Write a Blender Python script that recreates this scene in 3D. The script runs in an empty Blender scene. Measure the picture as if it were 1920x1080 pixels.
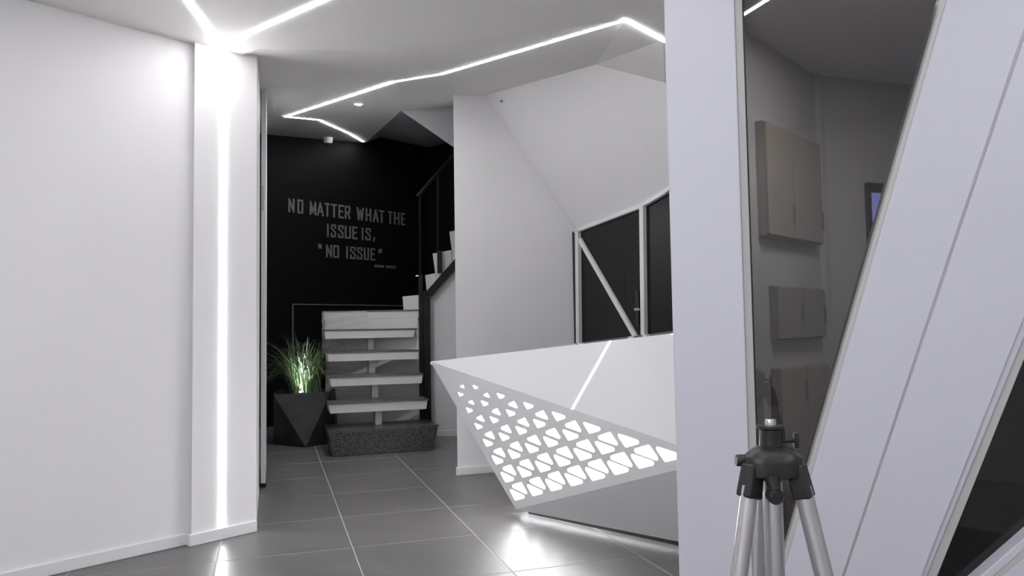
import bpy, bmesh, math, random
from mathutils import Vector as V, Matrix

scene = bpy.context.scene
COL = scene.collection
random.seed(7)

# ------------------------------------------------------------------ camera
FPX, CAMH, PITCH, ROLL = 1390.0, 1.03, math.radians(3.0), 0.0155
FWD = V((0, math.cos(PITCH), math.sin(PITCH)))
_r0 = V((1, 0, 0)); _u0 = V((0, -math.sin(PITCH), math.cos(PITCH)))
RGT = _r0 * math.cos(ROLL) - _u0 * math.sin(ROLL)
UPV = _r0 * math.sin(ROLL) + _u0 * math.cos(ROLL)
EYE = V((0, 0, CAMH))
cd = bpy.data.cameras.new('camera'); cam = bpy.data.objects.new('camera', cd); COL.objects.link(cam)
cd.sensor_width = 36.0; cd.lens = 36.0 * FPX / 1920.0; cd.clip_start = 0.05; cd.clip_end = 60
m3 = Matrix((RGT, UPV, -FWD)).transposed()
cam.matrix_world = Matrix.Translation(EYE) @ m3.to_4x4()
scene.camera = cam

# ------------------------------------------------------------------ world, exposure
w = bpy.data.worlds.new('world'); scene.world = w; w.use_nodes = True
bg = w.node_tree.nodes['Background']
bg.inputs[0].default_value = (0.80, 0.82, 1.0, 1); bg.inputs[1].default_value = 0.12
vs = scene.view_settings
vs.view_transform = 'Standard'; vs.look = 'None'; vs.gamma = 1.0; vs.use_curve_mapping = False
vs.exposure = 0.5
LED = 27.0          # strength of the ceiling LED lines

# ------------------------------------------------------------------ measuring helpers
def ray(x, y): return FWD + RGT * ((x - 960) / FPX) + UPV * ((540 - y) / FPX)
def atY(x, y, Y): v = ray(x, y); return EYE + v * (Y / v.y)
def atZ(x, y, Z): v = ray(x, y); return EYE + v * ((Z - CAMH) / v.z)
class Plane:
    def __init__(s, p, n): s.p = V(p); s.n = V(n).normalized()
    def at(s, x, y): v = ray(x, y); return EYE + v * ((s.p - EYE).dot(s.n) / v.dot(s.n))
    def drop(s, x, yv):      # point of the plane above plan position (x, yv)
        return V((x, yv, s.p.z - ((x - s.p.x) * s.n.x + (yv - s.p.y) * s.n.y) / s.n.z))
def plane3(a, b, c): return Plane(a, (b - a).cross(c - a))
def vplane(p, d): return Plane(p, (d.y, -d.x, 0))      # vertical plane along plan direction d
Z = V((0, 0, 1))

# ------------------------------------------------------------------ materials
MATS = {}
def mat(name, col, rough=0.5, metal=0.0, spec=0.5, emit=None, es=0.0, noise=None, bump=None, coat=0.0):
    m = bpy.data.materials.new(name); m.use_nodes = True; nt = m.node_tree
    b = nt.nodes['Principled BSDF']
    b.inputs['Base Color'].default_value = (*col, 1); b.inputs['Roughness'].default_value = rough
    b.inputs['Metallic'].default_value = metal; b.inputs['Specular IOR Level'].default_value = spec
    b.inputs['Coat Weight'].default_value = coat
    if emit: b.inputs['Emission Color'].default_value = (*emit, 1); b.inputs['Emission Strength'].default_value = es
    tc = nt.nodes.new('ShaderNodeTexCoord')
    if noise:                                   # (scale, amount)
        n = nt.nodes.new('ShaderNodeTexNoise'); n.inputs['Scale'].default_value = noise[0]; n.inputs['Detail'].default_value = 6
        nt.links.new(tc.outputs['Object'], n.inputs['Vector'])
        mx = nt.nodes.new('ShaderNodeValToRGB')
        a = noise[1]
        mx.color_ramp.elements[0].position = 0.3; mx.color_ramp.elements[1].position = 0.7
        mx.color_ramp.elements[0].color = (*[c * (1 - a) for c in col], 1)
        mx.color_ramp.elements[1].color = (*[min(1, c * (1 + a)) for c in col], 1)
        nt.links.new(n.outputs['Fac'], mx.inputs['Fac']); nt.links.new(mx.outputs['Color'], b.inputs['Base Color'])
    if bump:                                    # (scale, strength)
        n2 = nt.nodes.new('ShaderNodeTexNoise'); n2.inputs['Scale'].default_value = bump[0]
        nt.links.new(tc.outputs['Object'], n2.inputs['Vector'])
        bp = nt.nodes.new('ShaderNodeBump'); bp.inputs['Strength'].default_value = bump[1]; bp.inputs['Distance'].default_value = 0.02
        nt.links.new(n2.outputs['Fac'], bp.inputs['Height']); nt.links.new(bp.outputs['Normal'], b.inputs['Normal'])
    MATS[name] = m
    return m
mat('white_paint', (0.82, 0.81, 0.825), 0.55, noise=(1.2, 0.015))
mat('ceiling_paint', (0.82, 0.805, 0.80), 0.7, noise=(0.8, 0.02))
mat('white_gloss', (0.80, 0.81, 0.82), 0.015, spec=0.6)
mat('white_satin', (0.78, 0.78, 0.79), 0.3)
mat('frame_paint', (0.655, 0.66, 0.74), 0.4, noise=(3, 0.01))
mat('trim_grey', (0.55, 0.54, 0.53), 0.4)
mat('black_wall', (0.0045, 0.0045, 0.0055), 0.6, spec=0.15, noise=(2.5, 0.15), bump=(180, 0.05))
mat('letter_grey', (0.20, 0.192, 0.20), 0.5)
mat('line_grey', (0.16, 0.16, 0.17), 0.5)
mat('tread_dark', (0.10, 0.085, 0.085), 0.3, noise=(20, 0.3))
mat('stair_white', (0.60, 0.595, 0.60), 0.45, noise=(4, 0.03))
mat('stair_panel', (0.60, 0.60, 0.605), 0.55, noise=(3, 0.06))
mat('black_metal', (0.006, 0.006, 0.007), 0.45, spec=0.2)
mat('planter_black', (0.023, 0.023, 0.026), 0.55, noise=(9, 0.35), bump=(40, 0.1))
mat('soil', (0.03, 0.025, 0.02), 0.9, noise=(60, 0.5))
mat('black_glass', (0.006, 0.007, 0.008), 0.03, spec=0.36)
mat('black_plastic', (0.014, 0.014, 0.015), 0.38)
mat('aluminium', (0.62, 0.61, 0.63), 0.32, metal=0.85)
mat('steel', (0.55, 0.54, 0.55), 0.25, metal=1.0)
mat('rubber', (0.008, 0.008, 0.009), 0.6)
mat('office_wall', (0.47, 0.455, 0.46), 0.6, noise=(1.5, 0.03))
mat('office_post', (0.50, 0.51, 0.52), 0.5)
mat('cabinet_beige', (0.33, 0.295, 0.25), 0.45, noise=(6, 0.05))
mat('cabinet_grey', (0.27, 0.25, 0.25), 0.5)
mat('bezel', (0.012, 0.012, 0.02), 0.3)
mat('screen', (0.02, 0.02, 0.05), 0.3, emit=(0.24, 0.25, 0.62), es=1.0)
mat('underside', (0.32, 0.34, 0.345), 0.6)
mat('led', (1, 1, 1), 0.5, emit=(1.0, 0.985, 1.0), es=LED * 0.85)
mat('led_main', (1, 1, 1), 0.5, emit=(1.0, 0.99, 0.99), es=LED * 1.3)
mat('led_offscreen', (1, 1, 1), 0.5, emit=(0.96, 0.975, 1.0), es=LED)
mat('desk_light', (1, 1, 1), 0.5, emit=(1.0, 0.99, 1.0), es=9.0)
mat('spot_glow', (1, 1, 1), 0.5, emit=(1.0, 0.98, 0.92), es=40.0)
mat('plant_spot', (1, 1, 1), 0.5, emit=(0.95, 1.0, 0.88), es=40.0)
mat('sealant', (0.04, 0.04, 0.045), 0.5)

def granite():
    m = mat('granite', (0.05, 0.05, 0.055), 0.28); nt = m.node_tree; b = nt.nodes['Principled BSDF']
    tc = nt.nodes.new('ShaderNodeTexCoord'); n = nt.nodes.new('ShaderNodeTexNoise')
    n.inputs['Scale'].default_value = 95; n.inputs['Detail'].default_value = 3; n.inputs['Roughness'].default_value = 0.7
    r = nt.nodes.new('ShaderNodeValToRGB')
    r.color_ramp.elements[0].position = 0.42; r.color_ramp.elements[0].color = (0.020, 0.020, 0.023, 1)
    r.color_ramp.elements[1].position = 0.66; r.color_ramp.elements[1].color = (0.15, 0.15, 0.155, 1)
    nt.links.new(tc.outputs['Object'], n.inputs['Vector']); nt.links.new(n.outputs['Fac'], r.inputs['Fac'])
    nt.links.new(r.outputs['Color'], b.inputs['Base Color'])
granite()
def tile_mat():
    m = mat('floor_tile', (0.10, 0.097, 0.098), 0.26, spec=0.5); nt = m.node_tree; b = nt.nodes['Principled BSDF']
    tc = nt.nodes.new('ShaderNodeTexCoord'); oi = nt.nodes.new('ShaderNodeObjectInfo')
    mp = nt.nodes.new('ShaderNodeMapping'); mp.inputs['Scale'].default_value = (1.2, 4.5, 1)
    ad = nt.nodes.new('ShaderNodeVectorMath'); ad.operation = 'ADD'
    sc = nt.nodes.new('ShaderNodeVectorMath'); sc.operation = 'SCALE'; sc.inputs[3].default_value = 1.0
    nt.links.new(oi.outputs['Location'], sc.inputs[0])
    nt.links.new(tc.outputs['Object'], ad.inputs[0]); nt.links.new(sc.outputs[0], ad.inputs[1]); nt.links.new(ad.outputs[0], mp.inputs['Vector'])
    n = nt.nodes.new('ShaderNodeTexNoise'); n.inputs['Scale'].default_value = 2.2; n.inputs['Detail'].default_value = 8; n.inputs['Roughness'].default_value = 0.62
    nt.links.new(mp.outputs[0], n.inputs['Vector'])
    r = nt.nodes.new('ShaderNodeValToRGB')
    r.color_ramp.elements[0].position = 0.32; r.color_ramp.elements[0].color = (0.108, 0.103, 0.104, 1)
    r.color_ramp.elements[1].position = 0.72; r.color_ramp.elements[1].color = (0.142, 0.135, 0.136, 1)
    nt.links.new(n.outputs['Fac'], r.inputs['Fac']); nt.links.new(r.outputs['Color'], b.inputs['Base Color'])
    rr = nt.nodes.new('ShaderNodeMapRange'); rr.inputs[3].default_value = 0.30; rr.inputs[4].default_value = 0.40
    nt.links.new(n.outputs['Fac'], rr.inputs[0]); nt.links.new(rr.outputs[0], b.inputs['Roughness'])
tile_mat()
mat('grout', (0.42, 0.41, 0.405), 0.7)
def glass_mat(name, tint, rough=0.0, boost=1.0):
    m = bpy.data.materials.new(name); m.use_nodes = True; nt = m.node_tree
    nt.nodes.remove(nt.nodes['Principled BSDF']); out = nt.nodes['Material Output']
    t = nt.nodes.new('ShaderNodeBsdfTransparent'); t.inputs[0].default_value = (*tint, 1)
    g = nt.nodes.new('ShaderNodeBsdfGlossy'); g.inputs['Roughness'].default_value = rough; g.inputs['Color'].default_value = (boost, boost, boost, 1)
    fr = nt.nodes.new('ShaderNodeFresnel'); fr.inputs['IOR'].default_value = 1.5
    mx = nt.nodes.new('ShaderNodeMixShader')
    nt.links.new(fr.outputs[0], mx.inputs[0]); nt.links.new(t.outputs[0], mx.inputs[1]); nt.links.new(g.outputs[0], mx.inputs[2])
    nt.links.new(mx.outputs[0], out.inputs['Surface']); MATS[name] = m
glass_mat('tinted_glass', (0.55, 0.55, 0.56))
glass_mat('dark_glass', (0.20, 0.20, 0.21))
def film_mat():
    m = bpy.data.materials.new('plastic_film'); m.use_nodes = True; nt = m.node_tree
    b = nt.nodes['Principled BSDF']; b.inputs['Base Color'].default_value = (0.85, 0.87, 0.9, 1); b.inputs['Roughness'].default_value = 0.15
    b.inputs['Alpha'].default_value = 0.32; MATS['plastic_film'] = m
film_mat()
def blade_mat():
    m = mat('grass_blade', (0.06, 0.12, 0.04), 0.45); nt = m.node_tree; b = nt.nodes['Principled BSDF']
    tc = nt.nodes.new('ShaderNodeTexCoord'); n = nt.nodes.new('ShaderNodeTexNoise'); n.inputs['Scale'].default_value = 14
    r = nt.nodes.new('ShaderNodeValToRGB'); r.color_ramp.elements[0].color = (0.05, 0.085, 0.045, 1); r.color_ramp.elements[1].color = (0.16, 0.24, 0.11, 1)
    r.color_ramp.elements[0].position = 0.35; r.color_ramp.elements[1].position = 0.65
    nt.links.new(tc.outputs['Object'], n.inputs['Vector']); nt.links.new(n.outputs['Fac'], r.inputs['Fac']); nt.links.new(r.outputs['Color'], b.inputs['Base Color'])
    b.inputs['Transmission Weight'].default_value = 0.0
blade_mat()

# ------------------------------------------------------------------ object helpers
def tag(o, label=None, cat=None, group=None, kind=None):
    if label: o['label'] = label
    if cat: o['category'] = cat
    if group: o['group'] = group
    if kind: o['kind'] = kind
    return o
def empty(name, loc):
    o = bpy.data.objects.new(name, None); o.location = loc; o.empty_display_size = 0.1; COL.objects.link(o); return o
def wloc(o):
    l = V(o.location)
    while o.parent: o = o.parent; l += V(o.location)
    return l
def link_mesh(name, me, m, parent=None, smooth=False):
    """link a mesh given in world coordinates; its origin goes to the middle of its foot"""
    xs = [v.co for v in me.vertices]
    lo = V((min(c.x for c in xs), min(c.y for c in xs), min(c.z for c in xs))); hi = V((max(c.x for c in xs), max(c.y for c in xs), max(c.z for c in xs)))
    o0 = V(((lo.x + hi.x) / 2, (lo.y + hi.y) / 2, lo.z))
    me.transform(Matrix.Translation(-o0))
    for mm in (m if isinstance(m, (list, tuple)) else [m]): me.materials.append(MATS[mm])
    if smooth:
        for p in me.polygons: p.use_smooth = True
    o = bpy.data.objects.new(name, me); COL.objects.link(o)
    if parent: o.parent = parent; o.location = o0 - wloc(parent)
    else: o.location = o0
    return o
def bm_obj(name, bm, m, parent=None, smooth=False, bevel=0.0):
    bmesh.ops.remove_doubles(bm, verts=bm.verts, dist=1e-5)
    bmesh.ops.recalc_face_normals(bm, faces=bm.faces)
    me = bpy.data.meshes.new(name); bm.to_mesh(me); bm.free()
    o = link_mesh(name, me, m, parent, smooth)
    if bevel:
        md = o.modifiers.new('bevel', 'BEVEL'); md.width = bevel; md.segments = 2; md.limit_method = 'ANGLE'; md.angle_limit = math.radians(25)
    return o
def add_slab(bm, pts, vec):
    a = [bm.verts.new(p) for p in pts]; b = [bm.verts.new(p + vec) for p in pts]; n = len(a)
    bm.faces.new(a); bm.faces.new(b[::-1])
    for i in range(n): bm.faces.new((a[i], b[i], b[(i + 1) % n], a[(i + 1) % n]))
def slab(name, pts, vec, m, parent=None, bevel=0.0):
    bm = bmesh.new(); add_slab(bm, [V(p) for p in pts], V(vec)); return bm_obj(name, bm, m, parent, bevel=bevel)
def facets(name, polys, m, parent=None, thick=None):
    bm = bmesh.new()
    for poly in polys:
        if thick: add_slab(bm, poly, thick)
        else: bm.faces.new([bm.verts.new(p) for p in poly])
    return bm_obj(name, bm, m, parent)
def plan_prism(name, plan, z0, z1, m, parent=None, bevel=0.0):
    return slab(name, [V((p[0], p[1], z0)) for p in plan], V((0, 0, z1 - z0)), m, parent, bevel)
def frame_of(d):
    d = d.normalized(); a = V((0, 0, 1)) if abs(d.z) < 0.9 else V((1, 0, 0))
    x = d.cross(a).normalized(); return x, d.cross(x).normalized()
def add_tube(bm, pts, rads, n=10, cap=True):
    rings = []
    for i, p in enumerate(pts):
        d = (pts[min(i + 1, len(pts) - 1)] - pts[max(i - 1, 0)]); x, y = frame_of(d)
        r = rads[i] if isinstance(rads, (list, tuple)) else rads
        rings.append([bm.verts.new(p + (x * math.cos(2 * math.pi * k / n) + y * math.sin(2 * math.pi * k / n)) * r) for k in range(n)])
    for a, b in zip(rings, rings[1:]):
        for k in range(n): bm.faces.new((a[k], a[(k + 1) % n], b[(k + 1) % n], b[k]))
    if cap: bm.faces.new(rings[0][::-1]); bm.faces.new(rings[-1])
def tube(name, pts, rads, m, parent=None, n=10, smooth=True):
    bm = bmesh.new(); add_tube(bm, [V(p) for p in pts], rads, n); o = bm_obj(name, bm, m, parent, smooth)
    if smooth:
        md = o.modifiers.new('split', 'EDGE_SPLIT'); md.split_angle = math.radians(40)
    return o
def bar(name, a, b, wv, tv, m, parent=None, bevel=0.0):
    """straight bar from a to b; wv full width vector, tv full thickness vector"""
    a = V(a); b = V(b); wv = V(wv); tv = V(tv)
    return slab(name, [a - wv / 2, a + wv / 2, b + wv / 2, b - wv / 2], tv, m, parent, bevel)
def d2(ang): a = math.radians(ang); return V((math.sin(a), math.cos(a), 0))
U = d2(42.7)              # direction of the white side wall and of the black wall
BACK = V((-U.y, U.x, 0))  # into those walls
D = d2(-18.0)             # direction of the floor joints that run away from the camera
C = V((D.y, -D.x, 0))     # direction of the other floor joints
CEIL = 2.475

# ================================================================== SETTING
# ---- floor: grout bed and the tiles laid in it
floor = slab('floor', [V((-4.6, -1.6, -0.06)), V((3.4, -1.6, -0.06)), V((3.4, 10, -0.06)), V((-4.6, 10, -0.06))], V((0, 0, 0.059)), 'grout')
tag(floor, 'dark grey porcelain tiled floor laid diagonally', 'floor', kind='structure')
TS = 0.6
I0 = atZ(640, 969.7, 0)
bm = bmesh.new(); h = TS / 2 - 0.0022
add_slab(bm, [C * sx * h + D * sy * h - Z * 0.006 for sx, sy in ((-1, -1), (1, -1), (1, 1), (-1, 1))], Z * 0.006)
bmesh.ops.bevel(bm, geom=[e for e in bm.edges if all(v.co.z > -0.001 for v in e.verts)], offset=0.0012, segments=1, affect='EDGES')
bmesh.ops.recalc_face_normals(bm, faces=bm.faces)
tme = bpy.data.meshes.new('tile'); bm.to_mesh(tme); bm.free(); tme.materials.append(MATS['floor_tile'])
for i in range(-9, 9):
    for j in range(-8, 12):
        c = I0 + C * (TS * (i + 0.5)) + D * (TS * (j + 0.5))
        if -3.6 < c.x < 2.7 and -0.4 < c.y < 9.0 and c.x > -2.5 - 0.0 - max(0, 3.0 - c.y) * 0.4:
            t = bpy.data.objects.new('tile', tme); COL.objects.link(t); t.parent = floor
            t.location = V((c.x, c.y, 0)) - V(floor.location)

# ---- walls of the entrance hall behind the camera
for nm, pl, lb in (('wall_rear', [(-4.6, -1.6), (3.4, -1.6), (3.4, -1.75), (-4.6, -1.75)], 'plain white wall at the rear of the hall'),
                   ('wall_right', [(3.4, -1.6), (3.4, 4.9), (3.55, 4.9), (3.55, -1.6)], 'plain white wall at the right of the hall'),
                   ('wall_left_rear', [(-4.6, -1.6), (-4.6, 1.8), (-4.75, 1.8), (-4.75, -1.6)], 'plain white wall at the rear left of the hall')):
    tag(plan_prism(nm, pl, 0, 2.56, 'white_paint'), lb, 'wall', kind='structure')

# ---- left wall, pilaster and passage
P0 = atZ(358, 1023.7, 0); P1 = atZ(480.5, 996, 0)
P1 = P0 + U * (P1 - P0).dot(U)
LW = atZ(350, 1020.6, 0)
off = (LW - P0).dot(BACK); print('wall setback', off)
off = max(0.03, min(off, 0.08))
wl0 = P0 + BACK * off - U * 4.2; wl1 = P0 + BACK * off + U * 0.02
wall_left = plan_prism('wall_left', [wl0, wl1, wl1 + BACK * 0.15, wl0 + BACK * 0.15], 0, 2.6, 'white_paint')
tag(wall_left, 'plain white painted wall beside the lit pilaster', 'wall', kind='structure')
pil = plan_prism('wall_pilaster', [P0, P1, P1 + D * 1.0, P0 + D * 1.0], 0, 2.62, 'white_paint', bevel=0.004)
tag(pil, 'white pilaster with a vertical light line down its face', 'pilaster', kind='structure')
BBH = 0.056
bb = plan_prism('baseboard_left', [wl0, wl1, wl1 - BACK * 0.012, wl0 - BACK * 0.012], 0, BBH, 'white_satin', bevel=0.004)
tag(bb, 'low white baseboard along the left wall', 'baseboard', kind='structure')
bb = plan_prism('baseboard_pilaster', [P0 - BACK * 0.012 - U * 0.012, P1 - BACK * 0.012, P1 + BACK * 0.0, P0 + BACK * off - U * 0.012], 0, BBH, 'white_satin', bevel=0.003)
tag(bb, 'low white baseboard around the pilaster foot', 'baseboard', kind='structure')
q0 = atY(488.5, 911, 4.92); q1 = atY(498, 911, 4.92)
door = empty('door_1', V((q0.x, q0.y, 0.0)))
tag(door, 'white door leaf standing open at the passage corner, seen along its edge', 'door', kind='structure')
plan_prism('leaf', [q0, q1, q1 + D * 0.75, q0 + D * 0.75], 0.03, 2.66, 'white_paint', door, bevel=0.003)
plan_prism('hinge', [q0 + V((0.006, -0.004, 0)), q0 + V((0.016, -0.004, 0)), q0 + V((0.016, 0.01, 0)), q0 + V((0.006, 0.01, 0))], 1.83, 2.0, 'trim_grey', door)
plan_prism('bottom_seal', [q0 + V((0.004, 0.02, 0)), q1 + V((-0.004, 0.02, 0)), q1 + D * 0.7, q0 + D * 0.7], 0.0, 0.03, 'rubber', door)
pw = plan_prism('wall_passage', [P1 + D * 1.0 + V((-0.12, 0, 0)), P1 + D * 1.0 + V((-0.04, 0, 0)), P1 + D * 2.1 + V((-0.05, 0, 0)), P1 + D * 2.1 + V((-0.15, 0, 0))], 0, 2.6, 'white_paint')
tag(pw, 'white wall of the passage behind the open door', 'wall', kind='structure')

# ---- black wall with the quote, and its return behind the stairs
BW0 = atZ(500, 810, 0); BWP = vplane(BW0, U)
def bwt(px): return BWP.at(px, 600)
bwa = BW0 - U * 1.2; bwb = BWP.at(805, 600); bwb = V((bwb.x, bwb.y, 0))
wall_back = plan_prism('wall_back', [bwa, bwb, bwb + BACK * 0.12, bwa + BACK * 0.12], 0, 3.45, 'black_wall')
tag(wall_back, 'matt black wall carrying the grey lettering', 'wall', kind='structure')
W2 = V((0.737, -0.676, 0)).normalized(); bwc = bwb + W2 * 1.5
W2P = vplane(bwb, W2)
w2n = V((-W2.y, W2.x, 0))
wall_stair = plan_prism('wall_stair', [bwb, bwc, bwc + w2n * 0.12, bwb + w2n * 0.12], 0, 3.45, 'black_wall')
tag(wall_stair, 'matt black wall behind the upper stair flight', 'wall', kind='structure')
bb = plan_prism('baseboard_back', [bwa, BWP.at(540, 800).xy.to_3d(), BWP.at(540, 800).xy.to_3d() - BACK * 0.012, bwa - BACK * 0.012], 0, 0.05, 'line_grey')
tag(bb, 'dark baseboard at the foot of the black wall', 'baseboard', kind='structure')

# ---- column and the white wall beside it
PC = atZ(858, 891, 0)
CP = vplane(PC, C)
c1 = CP.at(912, 700); c1 = V((c1.x, c1.y, 0)); c2 = CP.at(1077, 700); c2 = V((c2.x, c2.y, 0))
column = plan_prism('wall_column', [PC, c1, c1 + V((0.03, 0.35, 0)), PC + V((0.03, 0.35, 0))], 0, 2.80, 'white_paint')
tag(column, 'white column between the stairs and the reception desk', 'column', kind='structure')
K = CP.at(912, 178); W1 = CP.at(1077, 433)
rec = D * 0.002
wc = slab('wall_centre', [c1 + rec - C * 0.06, c2 + rec, W1 + rec + Z * 0.25, K + rec + Z * 0.12 - C * 0.08], D * 0.1, 'white_paint')
tag(wc, 'white wall with a slanted top behind the reception desk', 'wall', kind='structure')
bb = plan_prism('baseboard_column', [PC - D * 0.012 - C * 0.012, c1 - D * 0.012, c2 - D * 0.012, c2 + D * 0.004, PC + V((0.0, 0.02, 0)), PC + V((-0.012, 0.02, 0))], 0, 0.055, 'white_satin', bevel=0.003)
tag(bb, 'low white baseboard around the column foot', 'baseboard', kind='structure')

# ---- ceiling: front plane and folded facets
Va = atZ(483, 92, CEIL); Vb = atZ(733, 97, CEIL); L1 = atZ(1172, 37, CEIL); L2 = atZ(1243, 75, CEIL)
Q1 = plane3(Vb, K, L1); M = Q1.at(1118, 121)
bwl = BWP.at(500, 252); LB = plane3(Va, Vb, bwl)
S = LB.at(752, 207); E_ = LB.at(686, 268)
RB = plane3(Vb, K, S)
Rr = atY(1246, 155, 4.25)
PD = V((0.55, -0.835, 0)).normalized()          # glazed partition behind the desk
PP0 = V((c2.x + 0.02, c2.y, 0)); PPL = vplane(PP0, PD)
T1 = PPL.at(1207, 387); T2 = PPL.at(1250, 362); T0 = PPL.at(1086, 433)
L2x = L2 + (L2 - L1) * 1.2
front = facets('ceiling', [[V((-4.6, -1.6, CEIL)), V((3.4, -1.6, CEIL)), V((3.4, 4.9, CEIL)), V((L2x.x, L2x.y, CEIL)), L1, Vb, Va, Va + V((-0.4, 0.3, 0)), V((-4.6, 3.4, CEIL))]], 'ceiling_paint', thick=V((0, 0, 0.09)))
tag(front, 'flat white plastered ceiling over the entrance', 'ceiling', kind='structure')
up = V((0, 0, 0.06))
fo = empty('ceiling_fold', Vb); tag(fo, 'folded white ceiling facets over the stairs and desk', 'ceiling', kind='structure')
facets('facet', [[Va, Vb, S, E_, LB.drop(BWP.at(600, 240).x - 0.05, BWP.at(600, 240).y + 0.05), LB.drop(bwl.x - 0.02, bwl.y + 0.02), LB.drop(bwl.x - 0.9, bwl.y - 0.7), LB.drop(Va.x - 0.4, Va.y + 0.3)]], 'ceiling_paint', fo, thick=up)
K2 = atY(925, 190, 6.2)
facets('facet', [[Vb, K, S], [K, K2, S]], 'ceiling_paint', fo, thick=up)
facets('facet', [[Vb, L1, M, K]], 'ceiling_paint', fo, thick=up)
Rx = Rr + V((0.7, -0.1, -0.15))
facets('facet', [[L1, L2, M], [L2, Rr, M], [L2, L2x, Rx], [L2, Rx, Rr]], 'ceiling_paint', fo, thick=up)
facets('facet', [[K, M, T1], [K, T1, T0], [K, T0, W1], [M, T2, T1]], 'white_paint', fo, thick=V((0.02, 0.05, 0.02)))
facets('facet', [[M, Rr, T2], [Rr, Rx, T2 + V((0.5, -0.7, 0.1))], [Rr, T2 + V((0.5, -0.7, 0.1)), T2]], 'white_paint', fo, thick=V((0.02, 0.05, 0.02)))
# white fascia and grey underside of the upper flight
Jp = atY(858, 280, 6.1); J2 = Jp + (Jp - S) * 0.5
facets('fascia', [[S, K2, J2]], 'stair_white', fo, thick=V((0.0, 0.03, 0.0)))
G = BWP.at(713, 257); Hh = BWP.at(805, 277); Ii = W2P.at(838, 268)
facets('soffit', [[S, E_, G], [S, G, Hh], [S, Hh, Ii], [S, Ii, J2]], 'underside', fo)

# ---- glazed partition behind the desk
pn = V((PD.y, -PD.x, 0));
if pn.y > 0: pn = -pn                          # towards the camera
part = empty('door_2', PP0); tag(part, 'black glass door and sidelight in a white frame behind the desk', 'door', kind='structure')
def pz(px, py): return PPL.at(px, py)
def floorpt(px): q = pz(px, 640); return V((q.x, q.y, 0.0))
slab('pane', [floorpt(1088), floorpt(1206), T1, pz(1088, 432)], pn * -0.012, 'black_glass', part)
e1 = PP0 + PD * 1.75
slab('pane', [floorpt(1208), e1, e1 + Z * 2.2, pz(1250, 362), T1], pn * -0.012, 'black_glass', part)
def fr(a, b, wv, name='mullion', t=0.03): return bar(name, a, b, wv, pn * t, 'white_satin', part)
fr(floorpt(1086.5), pz(1086.5, 431), PD * 0.035)
fr(floorpt(1208), pz(1208, 384), PD * 0.036)
fr(pz(1082, 434), pz(1208, 386), V((0, 0, 0.028)), 'head_rail')
fr(pz(1207, 386), pz(1250, 361), V((0, 0, 0.028)), 'head_rail')
fr(pz(1250, 361), e1 + Z * 2.19, V((0, 0, 0.028)), 'head_rail')
fr(floorpt(1290), pz(1290, 345), PD * 0.036)
da, db = pz(1088, 447), pz(1192, 628)
fr(da, db + (db - da) * 0.7, PD * 0.042, 'diagonal_bar', 0.02)
bar('edge_strip', floorpt(1079.5), pz(1079, 434), PD * 0.05, pn * 0.012, 'black_plastic', part)
hh = pz(1196.5, 575)
slab('handle_plate', [pz(1193.5, 548) , pz(1200, 548), pz(1200, 612), pz(1193.5, 612)], pn * 0.012, 'black_plastic', part)
bar('handle', pz(1198, 580) + pn * 0.03, pz(1206, 580) + pn * 0.03, V((0, 0, 0.016)), pn * 0.014, 'steel', part)
bar('strike', pz(1194, 552) , pz(1201, 552), V((0, 0, 0.05)), pn * 0.02, 'black_plastic', part)

# ================================================================== STAIRS
st = empty('staircase', atZ(720, 850, 0))
tag(st, 'open white staircase with a speckled granite bottom step and dark tread tops', 'staircase', kind='structure')
gb0 = atZ(623, 857, 0); gb1 = gb0 + C * ((atZ(815, 846, 0) - gb0).dot(C))
gt = 0.2
bm = bmesh.new()
low = [gb0, gb1, gb1 + D * 0.42, gb0 + D * 0.42]
top = [gb0 - C * 0.03 - D * 0.015 + Z * gt, gb1 + C * 0.04 - D * 0.015 + Z * gt, gb1 + C * 0.04 + D * 0.42 + Z * gt, gb0 - C * 0.03 + D * 0.42 + Z * gt]
a = [bm.verts.new(p) for p in low]; b = [bm.verts.new(p) for p in top]
bm.faces.new(a[::-1]); bm.faces.new(b)
for i in range(4): bm.faces.new((a[i], a[(i + 1) % 4], b[(i + 1) % 4], b[i]))
bm_obj('bottom_step', bm, 'granite', st, bevel=0.006)
slab('step_slab', [top[0] - C * 0.008, top[1] + C * 0.008, top[2], top[3]], Z * 0.012, 'granite', st)
def tread(pl, pr, z, run, hgt):
    """tread whose front top edge is seen from pixel pl to pr, at height z"""
    a = atZ(pl[0], pl[1], z) if abs(z - CAMH) > 0.12 else None
    return a
TR = [((619, 758), (803, 748), 0.41, 6.30), ((620.5, 713), (794, 704), 0.615, 6.52), ((616, 667.5), (786, 663.5), 0.82, 6.74), ((610.5, 622), (779, 621.5), 1.02, 6.94)]
spine = []
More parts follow.
